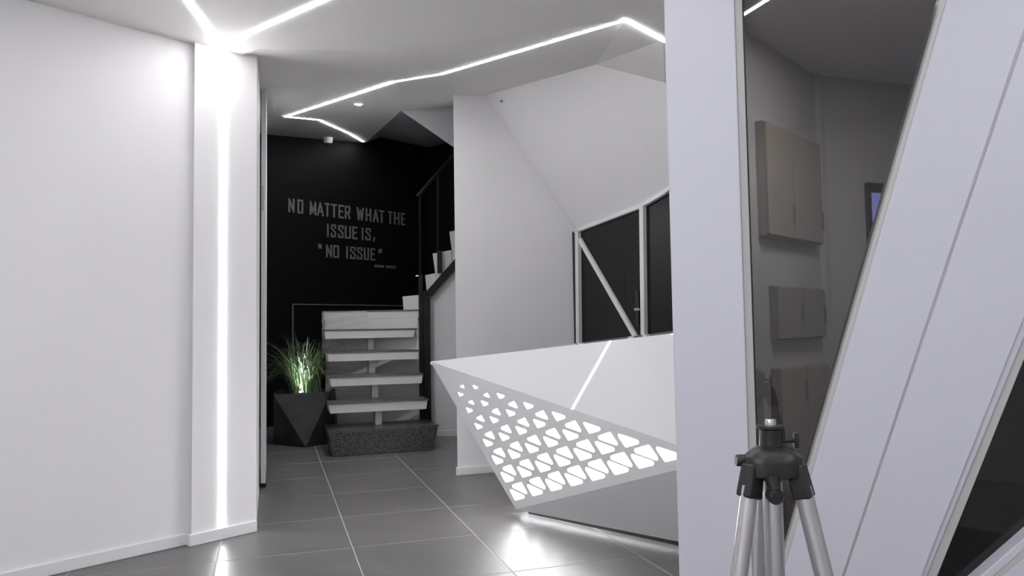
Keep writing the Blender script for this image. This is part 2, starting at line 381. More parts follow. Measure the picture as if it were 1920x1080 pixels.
for (pl, pr, z, Y0) in TR:
    a = atY(pl[0], pl[1], Y0); b = atY(pr[0], pr[1], Y0 + 0.0)
    wid = (b - a).length
    mid = (a + b) / 2; mid.z = z
    dirc = (C * 0.55 + V((1, 0, 0)) * 0.45).normalized()
    dirc = C
    a = mid - dirc * wid / 2 * 1.0; b = mid + dirc * wid / 2
    dn = V((-dirc.y, dirc.x, 0))
    hgt = 0.075
    bm = bmesh.new()
    topv = [a, b, b + dn * 0.27, a + dn * 0.27]
    botv = [a + dirc * 0.012 - Z * hgt, b - dirc * 0.012 - Z * hgt, b + dn * 0.27 - dirc * 0.012 - Z * hgt, a + dn * 0.27 + dirc * 0.012 - Z * hgt]
    ta = [bm.verts.new(p) for p in botv]; tb = [bm.verts.new(p) for p in topv]
    bm.faces.new(ta[::-1]); bm.faces.new(tb)
    for i in range(4): bm.faces.new((ta[i], ta[(i + 1) % 4], tb[(i + 1) % 4], tb[i]))
    t = bm_obj('tread', bm, 'stair_white', st, bevel=0.003)
    slab('tread_top', [a - dn * 0.008 - dirc * 0.006, b - dn * 0.008 + dirc * 0.006, b + dn * 0.27, a + dn * 0.27], Z * 0.012, 'tread_dark', t)
    spine.append((mid, dirc, dn, z))
# central spine: one block under each tread
zprev = gt + 0.012
for (px, (mid, dirc, dn, z)) in zip((711, 704.5, 699, 697), spine):
    s = atY(px, 700, mid.y + 0.05); ctr = mid + dirc * ((s - mid).dot(dirc))
    slab('spine', [V((p.x, p.y, zprev)) for p in (ctr + dn * 0.10 - dirc * 0.028, ctr + dn * 0.10 + dirc * 0.028, ctr + dn * 0.24 + dirc * 0.028, ctr + dn * 0.24 - dirc * 0.028)], Z * (z - 0.075 - zprev), 'stair_white', st, bevel=0.002)
    zprev = z + 0.012
# landing block behind the treads
YL = 7.12
la = atY(607, 585, YL); lb = atY(785, 583, YL); zt = la.z
wv = C * (lb - la).dot(C) / 1.0
la = V((la.x, la.y, 0)); lb = V((lb.x, la.y, 0)) 
slab('landing', [V((la.x, la.y, zt - 0.07)), V((lb.x, lb.y, zt - 0.07)), V((lb.x, lb.y + 0.75, zt - 0.07)), V((la.x + 0.25, la.y + 0.75, zt - 0.07))], Z * 0.07, 'stair_white', st, bevel=0.003)
slab('landing_top', [V((la.x - 0.01, la.y - 0.01, zt)), V((lb.x, lb.y - 0.01, zt)), V((lb.x, lb.y + 0.75, zt)), V((la.x + 0.24, la.y + 0.75, zt))], Z * 0.01, 'tread_dark', st)
slab('back_panel', [V((la.x + 0.01, la.y + 0.02, 0)), V((lb.x - 0.003, lb.y + 0.02, 0)), V((lb.x - 0.003, lb.y + 0.02, zt - 0.07)), V((la.x + 0.01, la.y + 0.02, zt - 0.07))], V((0, 0.06, 0)), 'stair_panel', st)
slab('riser_panel', [V((la.x + 0.03, la.y + 0.0, 1.03)), V((lb.x - 0.01, lb.y, 1.03)), V((lb.x - 0.01, lb.y, zt - 0.07)), V((la.x + 0.03, la.y, zt - 0.07))], V((0, 0.019, 0)), 'stair_white', st)
# upper flight, climbing to the right behind the column
YF = 7.1
def fy(px, py, dy=0.0): return atY(px, py, YF + dy)
def block(pix, name, m, dy=0.0, th=0.75): return slab(name, [fy(x, y, dy) for x, y in pix], V((0, th, 0)), m, st)
block([(754.5, 556), (786, 553), (786, 583), (757, 583)], 'step', 'stair_white', 0.03, 0.6)
block([(797, 516), (818, 512), (818, 526), (800, 547)], 'step', 'stair_white')
block([(811, 475.5), (848, 468.5), (848, 494), (817, 527), (816, 512)], 'step', 'stair_white')
block([(842.5, 434.5), (885, 426), (885, 452), (847, 494), (847, 469)], 'step', 'stair_white')
block([(880, 394), (925, 384), (925, 412), (884, 454)], 'step', 'stair_white')
block([(797, 549), (900, 432), (905, 446), (808, 556)], 'stringer', 'black_metal', -0.03, 0.05)
zf = fy(807, 556, 0).x
uw = [fy(806.5, 555, 0.04), fy(906, 445, 0.04)]
slab('wall_under', [V((uw[0].x, uw[0].y, 0)), V((uw[1].x, uw[1].y, 0)), uw[1], uw[0]], V((0, 0.1, 0)), 'stair_panel', st)
slab('skirting', [V((uw[0].x, uw[0].y, 0)), V((uw[1].x, uw[1].y, 0)), V((uw[1].x, uw[1].y, 0.05)), V((uw[0].x, uw[0].y, 0.05))], V((0, -0.012, 0)), 'stair_white', st)

rl = empty('stair_railing', V((fy(793, 600).x, YF - 0.06, 0)))
tag(rl, 'black metal stair railing with bar posts and sloping handrail', 'railing')
def post(px, py, z0, r, dy=-0.06): 
    p = fy(px, py, dy); tube('post', [V((p.x, p.y, z0)), p], r, 'black_metal', rl, 8)
def vbar(x0, x1, y0, y1, dy): 
    a = fy(x0, y0, dy); b = fy(x1, y0, dy); lo = fy(x0, y1, dy).z
    slab('post', [V((a.x, a.y, max(lo, 0))), V((b.x, b.y, max(lo, 0))), V((b.x, b.y, a.z)), V((a.x, a.y, a.z))], V((0, 0.03, 0)), 'black_metal', rl)
vbar(784.5, 791.5, 515, 840, -0.07); vbar(792.5, 797.5, 545, 840, -0.05); vbar(798.5, 806, 553, 840, -0.07)
vbar(819.5, 828.5, 470, 512, -0.07)
tube('post', [fy(787.5, 517, -0.05), fy(787.5, 364, -0.05)], 0.011, 'black_metal', rl, 8)
tube('post', [fy(821, 472, -0.05), fy(821, 325, -0.05)], 0.012, 'black_metal', rl, 8)
tube('handrail', [fy(783, 368, -0.05), fy(787.5, 363, -0.05), fy(820.5, 324.5, -0.05), fy(856, 284, -0.05), fy(890, 245, -0.05)], 0.016, 'black_metal', rl, 8)
p = fy(782, 517, -0.07)
bar('bracket', p - V((0.012, 0, 0)), p + V((0.02, 0, 0)), V((0, 0, 0.012)), V((0, 0.012, 0)), 'steel', rl)

# clear plastic film over the left end of the landing
bm = bmesh.new(); n1, n2 = 14, 18
x0, x1 = la.x - 0.012, la.x + 0.42
g = [[None] * (n2 + 1) for _ in range(n1 + 1)]
for i in range(n1 + 1):
    for j in range(n2 + 1):
        x = x0 + (x1 - x0) * i / n1; z = zt + 0.004 - (0.44 if i < 7 else 0.36) * j / n2
        yy = la.y - 0.012 - 0.014 * abs(math.sin(i * 1.3 + j * 0.55)) - 0.006 * math.sin(j * 1.9 + i * 0.4)
        g[i][j] = bm.verts.new((x, yy, z))
for i in range(n1):
    for j in range(n2): bm.faces.new((g[i][j], g[i + 1][j], g[i + 1][j + 1], g[i][j + 1]))
film = bm_obj('plastic_film', bm, 'plastic_film', None, True)
tag(film, 'crumpled clear plastic film hanging over the stair landing edge', 'plastic film')

# ================================================================== LIGHT LINES
def strip(parent, a, b, n, wdt, m='led', depth=0.003):
    d = (b - a).normalized(); n = n.normalized(); wv = d.cross(n).normalized() * wdt
    if n.z > 0.02 : n = -n
    e = d * (wdt * 0.3)
    return slab('light_segment', [a - e - wv / 2 + n * 0.0005, a - e + wv / 2 + n * 0.0005, b + e + wv / 2 + n * 0.0005, b + e - wv / 2 + n * 0.0005], n * depth, m, parent)
DN = V((0, 0, -1))
Pu = Q1.at(830, 138); Pv = LB.at(738, 153); Pt = LB.at(535, 218.5); Px = LB.at(598, 224.5); Pw = LB.at(655, 250); Pe = LB.at(681, 265.5)
LL = empty('led_strip', L1); tag(LL, 'long zigzag white light line across the folded ceiling to the black wall', 'light strip', 'recessed white light lines')
for a, b, n in ((L2 + (L2 - L1) * 0.5, L1, DN), (L1, Pu, Q1.n), (Pu, Pv, RB.n), (Pv, Pt, LB.n), (Pt, Px, LB.n), (Px, Pw, LB.n), (Pw, Pe, LB.n)):
    strip(LL, a, b, n, 0.019, 'led_main', 0.004 if a.y > 4.6 else 0.003)
# lines meeting over the pilaster
Lc = atZ(414, 86, CEIL)
PILP = vplane(P0, U)
ca = atZ(352, 0, CEIL); cb = atZ(607, 0, CEIL)
da = (ca - Lc).normalized(); dbv = (cb - Lc).normalized()
LA = empty('led_strip', Lc); tag(LA, 'white light line on the ceiling running from the pilaster along the left wall', 'light strip', 'recessed white light lines')
strip(LA, Lc, Lc + da * 3.2, DN, 0.022)
LBs = empty('led_strip', Lc + dbv * 0.1); tag(LBs, 'white light line crossing the flat entrance ceiling away from the pilaster', 'light strip', 'recessed white light lines')
Le = Lc + dbv * 2.1
strip(LBs, Lc + dbv * 0.03, Le, DN, 0.022)
strip(LBs, Le, Le + V((-0.25, -1.9, 0)), DN, 0.022)
for k, (x0_, y0_, x1_, y1_) in enumerate(((-1.3, -0.42, 1.0, 1.18), (-2.8, 1.0, -0.75, -0.9), (1.7, 1.2, 1.35, -1.3), (-3.4, -1.2, -0.6, -1.35))):  # first line shows mirrored in the pane; the others are unseen, added as fill
    a_, b_ = V((x0_, y0_, CEIL)), V((x1_, y1_, CEIL))
    e_ = empty('led_strip', (a_ + b_) / 2)
    tag(e_, ('white light line slanting across the entrance ceiling', 'unseen fill light line added over the left rear of the hall', 'unseen fill light line added along the right side of the hall', 'unseen fill light line added along the rear wall of the hall')[k], 'light strip', 'recessed white light lines')
    strip(e_, a_, b_, DN, (0.022, 0.085, 0.055, 0.075)[k], 'led_offscreen')
v0 = PILP.at(420, 92); v1 = PILP.at(409.3, 991)
vx = (v0 + v1) / 2
LV = empty('led_strip', V((v1.x, v1.y, v1.z))); tag(LV, 'vertical white light line down the face of the pilaster', 'light strip', 'recessed white light lines')
slab('light_segment', [V((v0.x, v0.y, v1.z)) - U * 0.010, V((v0.x, v0.y, v1.z)) + U * 0.010, V((v0.x, v0.y, CEIL - 0.002)) + U * 0.010, V((v0.x, v0.y, CEIL - 0.002)) - U * 0.010], BACK * -0.003, 'led', LV)

# small ceiling fittings
def disc(name, c, n, r, m, parent, h=0.004, seg=20):
    return tube(name, [c, c + n * h], r, m, parent, seg)
nb = LB.n if LB.n.z < 0 else -LB.n
pd = LB.at(672, 195)
dl = empty('downlight', pd); tag(dl, 'small bright round downlight in the ceiling near the stairs', 'downlight')
lt = bpy.data.lights.new('downlight_beam', 'SPOT'); lt.energy = 40; lt.spot_size = math.radians(130); lt.spot_blend = 0.8; lt.shadow_soft_size = 0.03
lo_ = bpy.data.objects.new('downlight_beam', lt); COL.objects.link(lo_); lo_.parent = dl; lo_.location = nb * 0.03
disc('ring', pd, nb, 0.04, 'white_satin', dl, 0.003); disc('lamp', pd + nb * 0.003, nb, 0.024, 'spot_glow', dl, 0.004)
pc = LB.at(615, 257.5)
dc = empty('dome_camera', pc); tag(dc, 'small white dome security camera under the ceiling by the black wall', 'camera')
tube('housing', [pc + nb * -0.005, pc + nb * 0.03, pc + nb * 0.06], [0.05, 0.05, 0.044], 'white_satin', dc, 18)
bm = bmesh.new(); bmesh.ops.create_uvsphere(bm, u_segments=16, v_segments=8, radius=0.032, matrix=Matrix.Translation(pc + nb * 0.062)); bm_obj('dome', bm, 'black_plastic', dc, True)
FA = plane3(K, M, T1)
ps = FA.at(942, 188.5); ns = FA.n if FA.n.y < 0 else -FA.n
sp = empty('sprinkler_head', ps); tag(sp, 'tiny sprinkler head on the slanted white facet', 'sprinkler')
disc('plate', ps, ns, 0.022, 'white_satin', sp, 0.004); tube('nozzle', [ps + ns * 0.004, ps + ns * 0.016], [0.004, 0.007], 'black_plastic', sp, 8)

# ================================================================== RECEPTION DESK
DT = V((-0.5125, 4.610, 0.823)); DB = V((0.002, 4.125, 0.03)); DN_ = V((0.834, 3.044, 0.480))
DQ = atY(1262, 625, 3.43); DR = DT + (DQ - DT) * 1.14
DF = atZ(1275, 1016, 0.03); DF = DB + (DF - DB) * 1.12
desk = empty('reception_desk', V((0.3, 3.9, 0)))
tag(desk, 'faceted white reception desk with a backlit perforated triangle panel', 'desk')
nf = (DB - DT).cross(DN_ - DT).normalized()
if nf.y > 0: nf = -nf                           # out of the perforated face
nu = (DN_ - DT).cross(DR - DT).normalized()
if nu.y > 0: nu = -nu
nl = (DF - DB).cross(DN_ - DB).normalized()
if nl.y > 0: nl = -nl
slab('upper_panel', [DT, DN_, DR], nu * -0.018, 'white_gloss', desk)
slab('lower_panel', [DB, DF, DN_], nl * -0.018, 'white_satin', desk)
inw = V((0.62, 0.78, 0)).normalized()
DTb = DT + V((0.10, 0.10, 0)); DRb = DR + V((0.02, 0.45, 0)); 
slab('counter_top', [DT, DR, DRb, DTb + V((0.15, 0.05, 0.02))], V((0.0, 0.0, -0.02)), 'white_gloss', desk)
DFb = DF + inw * 0.18; DBb = DB + inw * 0.25
facets('back_panel', [[DTb, DB + inw * 0.05, DBb, DRb - V((0, 0, 0.02))], [DBb, DFb, DRb - V((0, 0, 0.02))], [DFb, DF, DN_, DR, DRb]], 'white_satin', desk)
sh = inw * 0.03
plan_prism('plinth', [DB + sh + V((0.05, 0, 0)), DF + sh, DFb, DBb], 0.0, 0.028, 'rubber', desk)
# perforated panel: lattice coordinates (row, column) over the triangle tip / foot / nose
LT, LF, LN = (-1.504, -0.674), (7.645, -0.466), (7.646, 8.404)
def lat(r, c):
    """point of the face with lattice coordinates"""
    x1, y1 = LF[0] - LT[0], LF[1] - LT[1]; x2, y2 = LN[0] - LT[0], LN[1] - LT[1]
    det = x1 * y2 - x2 * y1; dx, dy = r - LT[0], c - LT[1]
    s = (dx * y2 - x2 * dy) / det; t = (x1 * dy - dx * y1) / det
    return DT + (DB - DT) * s + (DN_ - DT) * t
ex = (DN_ - DB).normalized(); ey = nf.cross(ex).normalized()
def to2(p): return ((p - DT).dot(ex), (p - DT).dot(ey))
def from2(q, off=0.0): return DT + ex * q[0] + ey * q[1] + nf * off
def rounded(tri, rad, seg=4):
    out = []
    for i in range(3):
        p = V((*tri[i], 0)); a = V((*tri[i - 1], 0)); b = V((*tri[(i + 1) % 3], 0))
        ua = (a - p).normalized(); ub = (b - p).normalized(); half = ua.angle(ub) / 2
        rr = min(rad, 0.42 * min((a - p).length, (b - p).length) * math.tan(half))
        t = rr / math.tan(half); cen = p + (ua + ub).normalized() * (rr / math.sin(half))
        s0 = p + ua * t - cen; s1 = p + ub * t - cen; ang = s0.angle(s1)
        for k in range(seg + 1):
            f = k / seg; q = (s0 * math.sin((1 - f) * ang) + s1 * math.sin(f * ang)) / math.sin(ang); out.append(cen + q)
    return [(q.x, q.y) for q in out]
holes = []
SC = {1: 0.30, 2: 0.37, 3: 0.43, 4: 0.52, 5: 0.60, 6: 0.67, 7: 0.73}
def hole(vs, cen, s):
    ctr = lat(*cen); tri = [to2(ctr + (lat(*v) - ctr) * s) for v in vs]
    holes.append(rounded(tri, 0.013 * s))
for r in range(1, 8):
    for c in range(0, r + 1):
        s = SC[r] + 0.013 * c
        bot = r + 1 / 3 if r < 7 else 7.30
        hole([(r - 2 / 3, c - 1 / 3), (bot, c - 1 / 3), (bot, c + 2 / 3)], (r, c), min(s, 0.86))
        if c < r: hole([(r - 2 / 3, c - 1 / 3), (r - 2 / 3 + 0.0, c + 2 / 3 - 0.0), (r + 1 / 3, c + 2 / 3)], (r - 1 / 3, c + 1 / 3), min(s * (1.0 if r > 2 else 0.85), 0.86))
# flat sheet with the holes cut through, 18 mm thick
cu = bpy.data.curves.new('tmp', 'CURVE'); cu.dimensions = '2D'; cu.fill_mode = 'BOTH'; cu.extrude = 0.007
for loop in [[to2(DT), to2(DB), to2(DN_)]] + holes:
    spn = cu.splines.new('POLY'); spn.points.add(len(loop) - 1); spn.use_cyclic_u = True
    for pt, q in zip(spn.points, loop): pt.co = (q[0], q[1], 0, 1)
tmp = bpy.data.objects.new('tmp', cu); COL.objects.link(tmp); bpy.context.view_layer.update()
pme = bpy.data.meshes.new_from_object(tmp.evaluated_get(bpy.context.evaluated_depsgraph_get()))
bpy.data.objects.remove(tmp); bpy.data.curves.remove(cu)
pme.transform(Matrix.Translation(DT - nf * 0.007) @ Matrix((ex, ey, nf)).transposed().to_4x4())
pme.materials.clear()
link_mesh('perforated_panel', pme, 'white_satin', desk)
gl = [lat(0.1, -0.15), lat(7.5, -0.40), lat(7.5, 7.55)]
slab('light_panel', [p - nf * 0.030 for p in gl], nf * -0.006, 'desk_light', desk)

# ================================================================== PLANTER AND GRASS
pb = atZ(573.5, 839, 0)
tz = 1.03 - (739 - 617) / FPX * (pb.y + 0.05)
planter = empty('planter', pb + V((0, 0.28, 0))); tag(planter, 'black faceted planter with an inverted triangle front beside the stairs', 'planter')
tl = atY(512.5, 740, pb.y + 0.04); tr_ = atY(620, 735, pb.y + 0.16)
hh = (tl.z + tr_.z) / 2; tl.z = tr_.z = hh
dd = (tr_ - tl); nn = V((-dd.y, dd.x, 0)); topq = [tl, tr_, tr_ + nn * 1.0 + V((0.05, 0, 0)), tl + nn * 1.0]
bl = atY(512.8, 829, pb.y + 0.24); br = atY(634, 829, pb.y + 0.30); bl.z = br.z = 0
bk = bl + br - pb; botq = [V((pb.x, pb.y, 0)), br, bk, bl]     # front, right, back, left
bm = bmesh.new()
tv = [bm.verts.new(p) for p in topq]; bv = [bm.verts.new(p) for p in botq]
bm.faces.new((tv[0], tv[1], bv[0])); bm.faces.new((tv[1], bv[1], bv[0])); bm.faces.new((tv[1], tv[2], bv[1])); bm.faces.new((tv[2], bv[2], bv[1]))
bm.faces.new((tv[2], tv[3], bv[2])); bm.faces.new((tv[3], bv[3], bv[2])); bm.faces.new((tv[3], tv[0], bv[3])); bm.faces.new((tv[0], bv[0], bv[3]))
cen = sum(topq, V()) / 4
iv = [bm.verts.new(cen + (p - cen) * 0.93) for p in topq]; jv = [bm.verts.new(cen + (p - cen) * 0.86 - Z * 0.05) for p in topq]
for i in range(4):
    k = (i + 1) % 4
    bm.faces.new((tv[i], iv[i], iv[k], tv[k])); bm.faces.new((iv[i], jv[i], jv[k], iv[k]))
bm.faces.new(bv[::-1])
bm_obj('shell', bm, 'planter_black', planter)
slab('soil', [cen + (p - cen) * 0.862 - Z * 0.05 for p in topq], Z * 0.015, 'soil', planter)
gz = hh - 0.036
plant = empty('grass_plant', V((cen.x, cen.y, gz))); tag(plant, 'tufted green ornamental grass with long arching blades in the black planter', 'plant')
def blades(name, n, seed, rad, hmin, hmax, spread, wdt, bend=0.55, center=V((0, 0, 0))):
    rnd = random.Random(seed); bm = bmesh.new()
    for _ in range(n):
        a = rnd.uniform(0, 2 * math.pi); rr = rad * math.sqrt(rnd.random())
        base = V((cen.x + rr * math.cos(a), cen.y + rr * math.sin(a), gz)) + center
        az = rnd.gauss(a, 0.6); hgt = rnd.uniform(hmin, hmax); sp_ = abs(rnd.gauss(spread, spread * 0.45)); droop = rnd.uniform(0.2, 1.0)
        dirv = V((math.cos(az), math.sin(az), 0)); side = V((-dirv.y, dirv.x, 0)); ns = 9; prev = None
        wv_ = rnd.uniform(0.7, 1.3) * wdt
        if rnd.random() < 0.5: side = (side + V((rnd.uniform(-1, 1), 0, 0))).normalized()
        for s in range(ns + 1):
            t = s / ns
            z = hgt * (1.0 * t * 1.25 - droop * bend * t ** 2.6 - 0.25 * t * t)
            p = base + dirv * (sp_ * (0.25 * t + 0.75 * t ** 2.2)) + Z * max(z, -0.02)
            ww = wv_ * (1 - t ** 2) * 0.5 + 0.0004
            cur = (bm.verts.new(p - side * ww), bm.verts.new(p + side * ww))
            if prev: bm.faces.new((prev[0], prev[1], cur[1], cur[0]))
            prev = cur
    me = bpy.data.meshes.new(name); bm.to_mesh(me); bm.free()
    return link_mesh(name, me, 'grass_blade', plant)
o = blades('upright_blades', 330, 3, 0.14, 0.40, 0.68, 0.17, 0.007); o['kind'] = 'stuff'
o = blades('arching_blades', 150, 5, 0.13, 0.46, 0.74, 0.40, 0.006, 1.0); o['kind'] = 'stuff'
spt = V((cen.x + 0.0, cen.y - 0.11, gz))
spot = empty('plant_spotlight', spt); tag(spot, 'small lit spotlight among the grass blades in the planter', 'spotlight')
lt = bpy.data.lights.new('uplight_beam', 'SPOT'); lt.energy = 20; lt.spot_size = math.radians(110); lt.spot_blend = 0.7; lt.shadow_soft_size = 0.02; lt.color = (0.95, 1.0, 0.93)
lo_ = bpy.data.objects.new('uplight_beam', lt); COL.objects.link(lo_); lo_.parent = spot; lo_.location = (0, 0, 0.05); lo_.rotation_euler = (math.radians(172), 0, 0)
tube('body', [spt, spt + V((0.0, 0.0, 0.035))], [0.014, 0.02], 'black_plastic', spot, 12)
tube('lens', [spt + V((0, 0, 0.0352)), spt + V((0, 0, 0.045))], [0.019, 0.016], 'plant_spot', spot, 12)

# ================================================================== LETTERING ON THE BLACK WALL
GLY = {  # strokes on a 1 x 1 box (x across, y up)
 'N': [[(0, 0), (0, 1)], [(0, 1), (1, 0)], [(1, 0), (1, 1)]], 'O': [[(0, 0), (0, 1), (1, 1), (1, 0), (0, 0)]],
 'M': [[(0, 0), (0, 1)], [(0, 1), (.5, .12)], [(.5, .12), (1, 1)], [(1, 1), (1, 0)]], 'A': [[(0, 0), (.5, 1), (1, 0)], [(.2, .3), (.8, .3)]],
 'T': [[(0, 1), (1, 1)], [(.5, 1), (.5, 0)]], 'E': [[(1, 1), (0, 1), (0, 0), (1, 0)], [(0, .52), (.8, .52)]],
 'R': [[(0, 0), (0, 1), (1, 1), (1, .52), (0, .52)], [(.45, .52), (1, 0)]], 'W': [[(0, 1), (.22, 0), (.5, .8), (.78, 0), (1, 1)]],
 'H': [[(0, 0), (0, 1)], [(1, 0), (1, 1)], [(0, .5), (1, .5)]], 'I': [[(.5, 0), (.5, 1)]],
 'S': [[(1, .78), (1, 1), (.1, 1), (0, .72), (1, .36), (.95, 0), (0, 0), (0, .24)]], 'U': [[(0, 1), (0, 0), (1, 0), (1, 1)]],
 ',': [[(.8, .22), (.2, -.06)]], '“': [[(.1, 1), (.3, .74)], [(.65, 1), (.8, .74)]], '”': [[(.35, 1), (.1, .74)], [(.95, 1), (.7, .74)]],
 'D': [[(0, 0), (0, 1), (.7, 1), (1, .7), (1, .3), (.7, 0), (0, 0)]], 'Z': [[(0, 1), (1, 1), (0, 0), (1, 0)]]}
bn = -BACK                                              # out of the black wall
def letter(bm, ch, xl, xr, zb, zt_, stroke):
    """xl, xr: distances along the wall; flat raised strokes 6 mm proud"""
    wd = max(xr - xl - stroke, 0.001); ht = zt_ - zb - stroke
    for path in GLY[ch]:
        pts = [V((xl + stroke / 2 + p[0] * wd, zb + stroke / 2 + p[1] * ht, 0)) for p in path]
        if ch == 'I': pts = [V(((xl + xr) / 2, p.y, 0)) for p in pts]
        for a, b in zip(pts, pts[1:]):
            d = (b - a).normalized(); s = V((-d.y, d.x, 0)) * stroke / 2; e = d * stroke * 0.48
            steep = abs(d.y) > abs(d.x)
            q = [a - e + s, a - e - s, b + e - s, b + e + s]
            add_slab(bm, [BW0 + U * v.x + Z * v.y + bn * 0.0015 for v in q], bn * 0.006)
def along(px, py): return (BWP.at(px, py) - BW0).dot(U)
quote = empty('wall_lettering', V((BWP.at(650, 440).x, BWP.at(650, 440).y, BWP.at(650, 480).z)) + bn * 0.002)
tag(quote, 'grey capital lettering on the black wall reading NO MATTER WHAT THE ISSUE IS, NO ISSUE', 'lettering')
def zx(X): return 480 + X / 4.5
def line(text, ext, ptop, pbot, stroke=0.0195):
    zt_ = BWP.at(*ptop).z; zb = BWP.at(*pbot).z; ym = (ptop[1] + pbot[1]) / 2
    for ch, (a, b) in zip(text, ext):
        bm = bmesh.new(); letter(bm, ch, along(zx(a), ym), along(zx(b), ym), zb, zt_, stroke)
        bm_obj('letter', bm, 'letter_grey', quote)
line('NOMATTERWHATTHE', [(271, 322), (347, 396), (451, 506), (512, 568), (577, 622), (632, 680), (694, 738), (747, 793), (847, 907), (924, 969), (984, 1032), (1034, 1081), (1112, 1148), (1162, 1207), (1222, 1254)], (540.4, 371.5), (540.4, 398))
line('ISSUEIS,', [(593, 615), (629, 673), (690, 736), (748, 798), (811, 853), (886, 907), (921, 966), (983, 1003)], (613, 419.5), (613, 444))
line('“NOISSUE”', [(519, 558), (589, 638), (649, 698), (755, 777), (792, 839), (851, 896), (909, 951), (964, 1004), (1027, 1063)], (612, 458.5), (612, 482.5))
bm = bmesh.new(); x = 0; ym = 500
zt2 = BWP.at(723, 497.4).z; zb2 = BWP.at(723, 502.4).z; A0 = along(701.5, ym); A1 = along(743, ym); stp = (A1 - A0) / 11.2
for i, ch in enumerate('ADNAN NAWAZ'):
    if ch != ' ': letter(bm, ch, A0 + i * stp, A0 + i * stp + stp * 0.82, zb2, zt2, 0.0075)
bm_obj('signature', bm, 'letter_grey', quote)['kind'] = 'stuff'
# thin outline frame on the black wall
fl = empty('wall_outline', BWP.at(548, 640) + bn * 0.002); tag(fl, 'thin grey outline fixed to the black wall behind the grass', 'trim')
oa = BWP.at(548.5, 570.5); ob = BWP.at(775, 573.5); ob.z = oa.z
bar('outline_bar', oa + bn * 0.001, ob + bn * 0.001, Z * 0.012, bn * 0.008, 'line_grey', fl)
bar('outline_bar', oa + bn * 0.001, V((oa.x, oa.y, 0.35)) + bn * 0.001, U * 0.014, bn * 0.008, 'line_grey', fl)

# ================================================================== FRONT GLAZED SCREEN (right)
Wd = V((0.954, -0.30, 0)).normalized(); Wn = V((0.30, 0.954, 0)).normalized()     # along the screen, into the office
W0 = atY(1243, 300, 2.05); W0.z = 0; WP = vplane(W0, Wd)
def wt(px): q = WP.at(px, 605 if px < 1500 else 605); return (q - W0).dot(Wd)
def wp(x, y): return WP.at(x, y)
def wflat(t, z=0, dpt=0): return W0 + Wd * t + Z * z + Wn * dpt
scr = empty('window_1', W0); tag(scr, 'slanted white framed office glazing beside the tripod', 'glazed screen', kind='structure')
ta, tb_, tc_, td = 0.0 + wt(1261), wt(1396), wt(1411), wt(1414)
plan_prism('pillar', [wflat(ta), wflat(tb_), wflat(tb_, 0, 0.12), wflat(ta, 0, 0.12)], 0, CEIL, 'frame_paint', scr, bevel=0.004)
plan_prism('pillar_trim', [wflat(tb_, 0, 0.012), wflat(tc_, 0, 0.02), wflat(tc_, 0, 0.10), wflat(tb_, 0, 0.10)], 0, CEIL, 'trim_grey', scr, bevel=0.002)
plan_prism('gasket', [wflat(tc_, 0, 0.022), wflat(td, 0, 0.022), wflat(td, 0, 0.09), wflat(tc_, 0, 0.09)], 0, CEIL, 'rubber', scr)
def lin(p, q, z):       # point of the line p-q (both on the screen plane) at height z
    f = (z - p.z) / (q.z - p.z); return p + (q - p) * f
ZB = 0.36
lines = {k: (wp(*a), wp(*b)) for k, (a, b) in dict(l0=((1766, 0), (1509, 900)), l1=((1775.5, 0), (1519, 900)), g0=((1920, 55), (1646, 880)), g1=((1926, 55), (1651, 880)), r0=((1920, 595), (1807, 880)), r1=((1920, 640), (1822, 880)), r2=((1920, 688), (1843, 880)), r3=((1920, 697), (1847, 880))).items()}
def board(name, a, b, d0, d1, m, z0=ZB, z1=CEIL, bev=0.002):
    A, B = lines[a], lines[b]
    pts = [lin(*A, z0), lin(*B, z0), lin(*B, z1), lin(*A, z1)]
    return slab(name, [p + Wn * d0 for p in pts], Wn * (d1 - d0), m, scr, bev)
board('edge_trim', 'l0', 'l1', 0.004, 0.11, 'trim_grey', bev=0.001)
board('beam_board', 'l1', 'g0', 0.0, 0.11, 'frame_paint')
board('beam_groove', 'g0', 'g1', 0.006, 0.10, 'trim_grey', bev=0)
board('beam_board', 'g1', 'r0', 0.0, 0.11, 'frame_paint')
board('beam_lip', 'r0', 'r1', 0.010, 0.11, 'frame_paint', bev=0.003)
board('edge_trim', 'r1', 'r2', 0.018, 0.11, 'trim_grey', bev=0.002)
board('gasket', 'r2', 'r3', 0.028, 0.09, 'rubber', bev=0)
# sill under the screen and the second slanted beam on the right
zs = wp(1735, 1071).z
slab('sill', [wflat(tb_ * 1.0, 0), wflat(1.6, 0), wflat(1.6, ZB), wflat(tb_, ZB)], Wn * 0.11, 'frame_paint', scr, 0.002)
b2a, b2b = wp(1839, 1080), wp(1920, 1009.6); e2 = (b2b - b2a).normalized(); n2_ = Z - e2 * e2.z; n2_.normalize()
s2 = b2a - e2 * 0.22; f2 = b2a + e2 * 1.1
slab('edge_trim', [s2, f2, f2 - n2_ * 0.018, s2 - n2_ * 0.018], Wn * 0.09, 'frame_paint', scr, 0.002)
slab('beam_board', [s2 - n2_ * 0.03, f2 - n2_ * 0.03, f2 - n2_ * 0.34 , s2 - n2_ * 0.1], Wn * 0.11, 'frame_paint', scr, 0.002)
slab('beam_groove', [s2 - n2_ * 0.018, f2 - n2_ * 0.018, f2 - n2_ * 0.03, s2 - n2_ * 0.03], Wn * 0.08, 'trim_grey', scr)
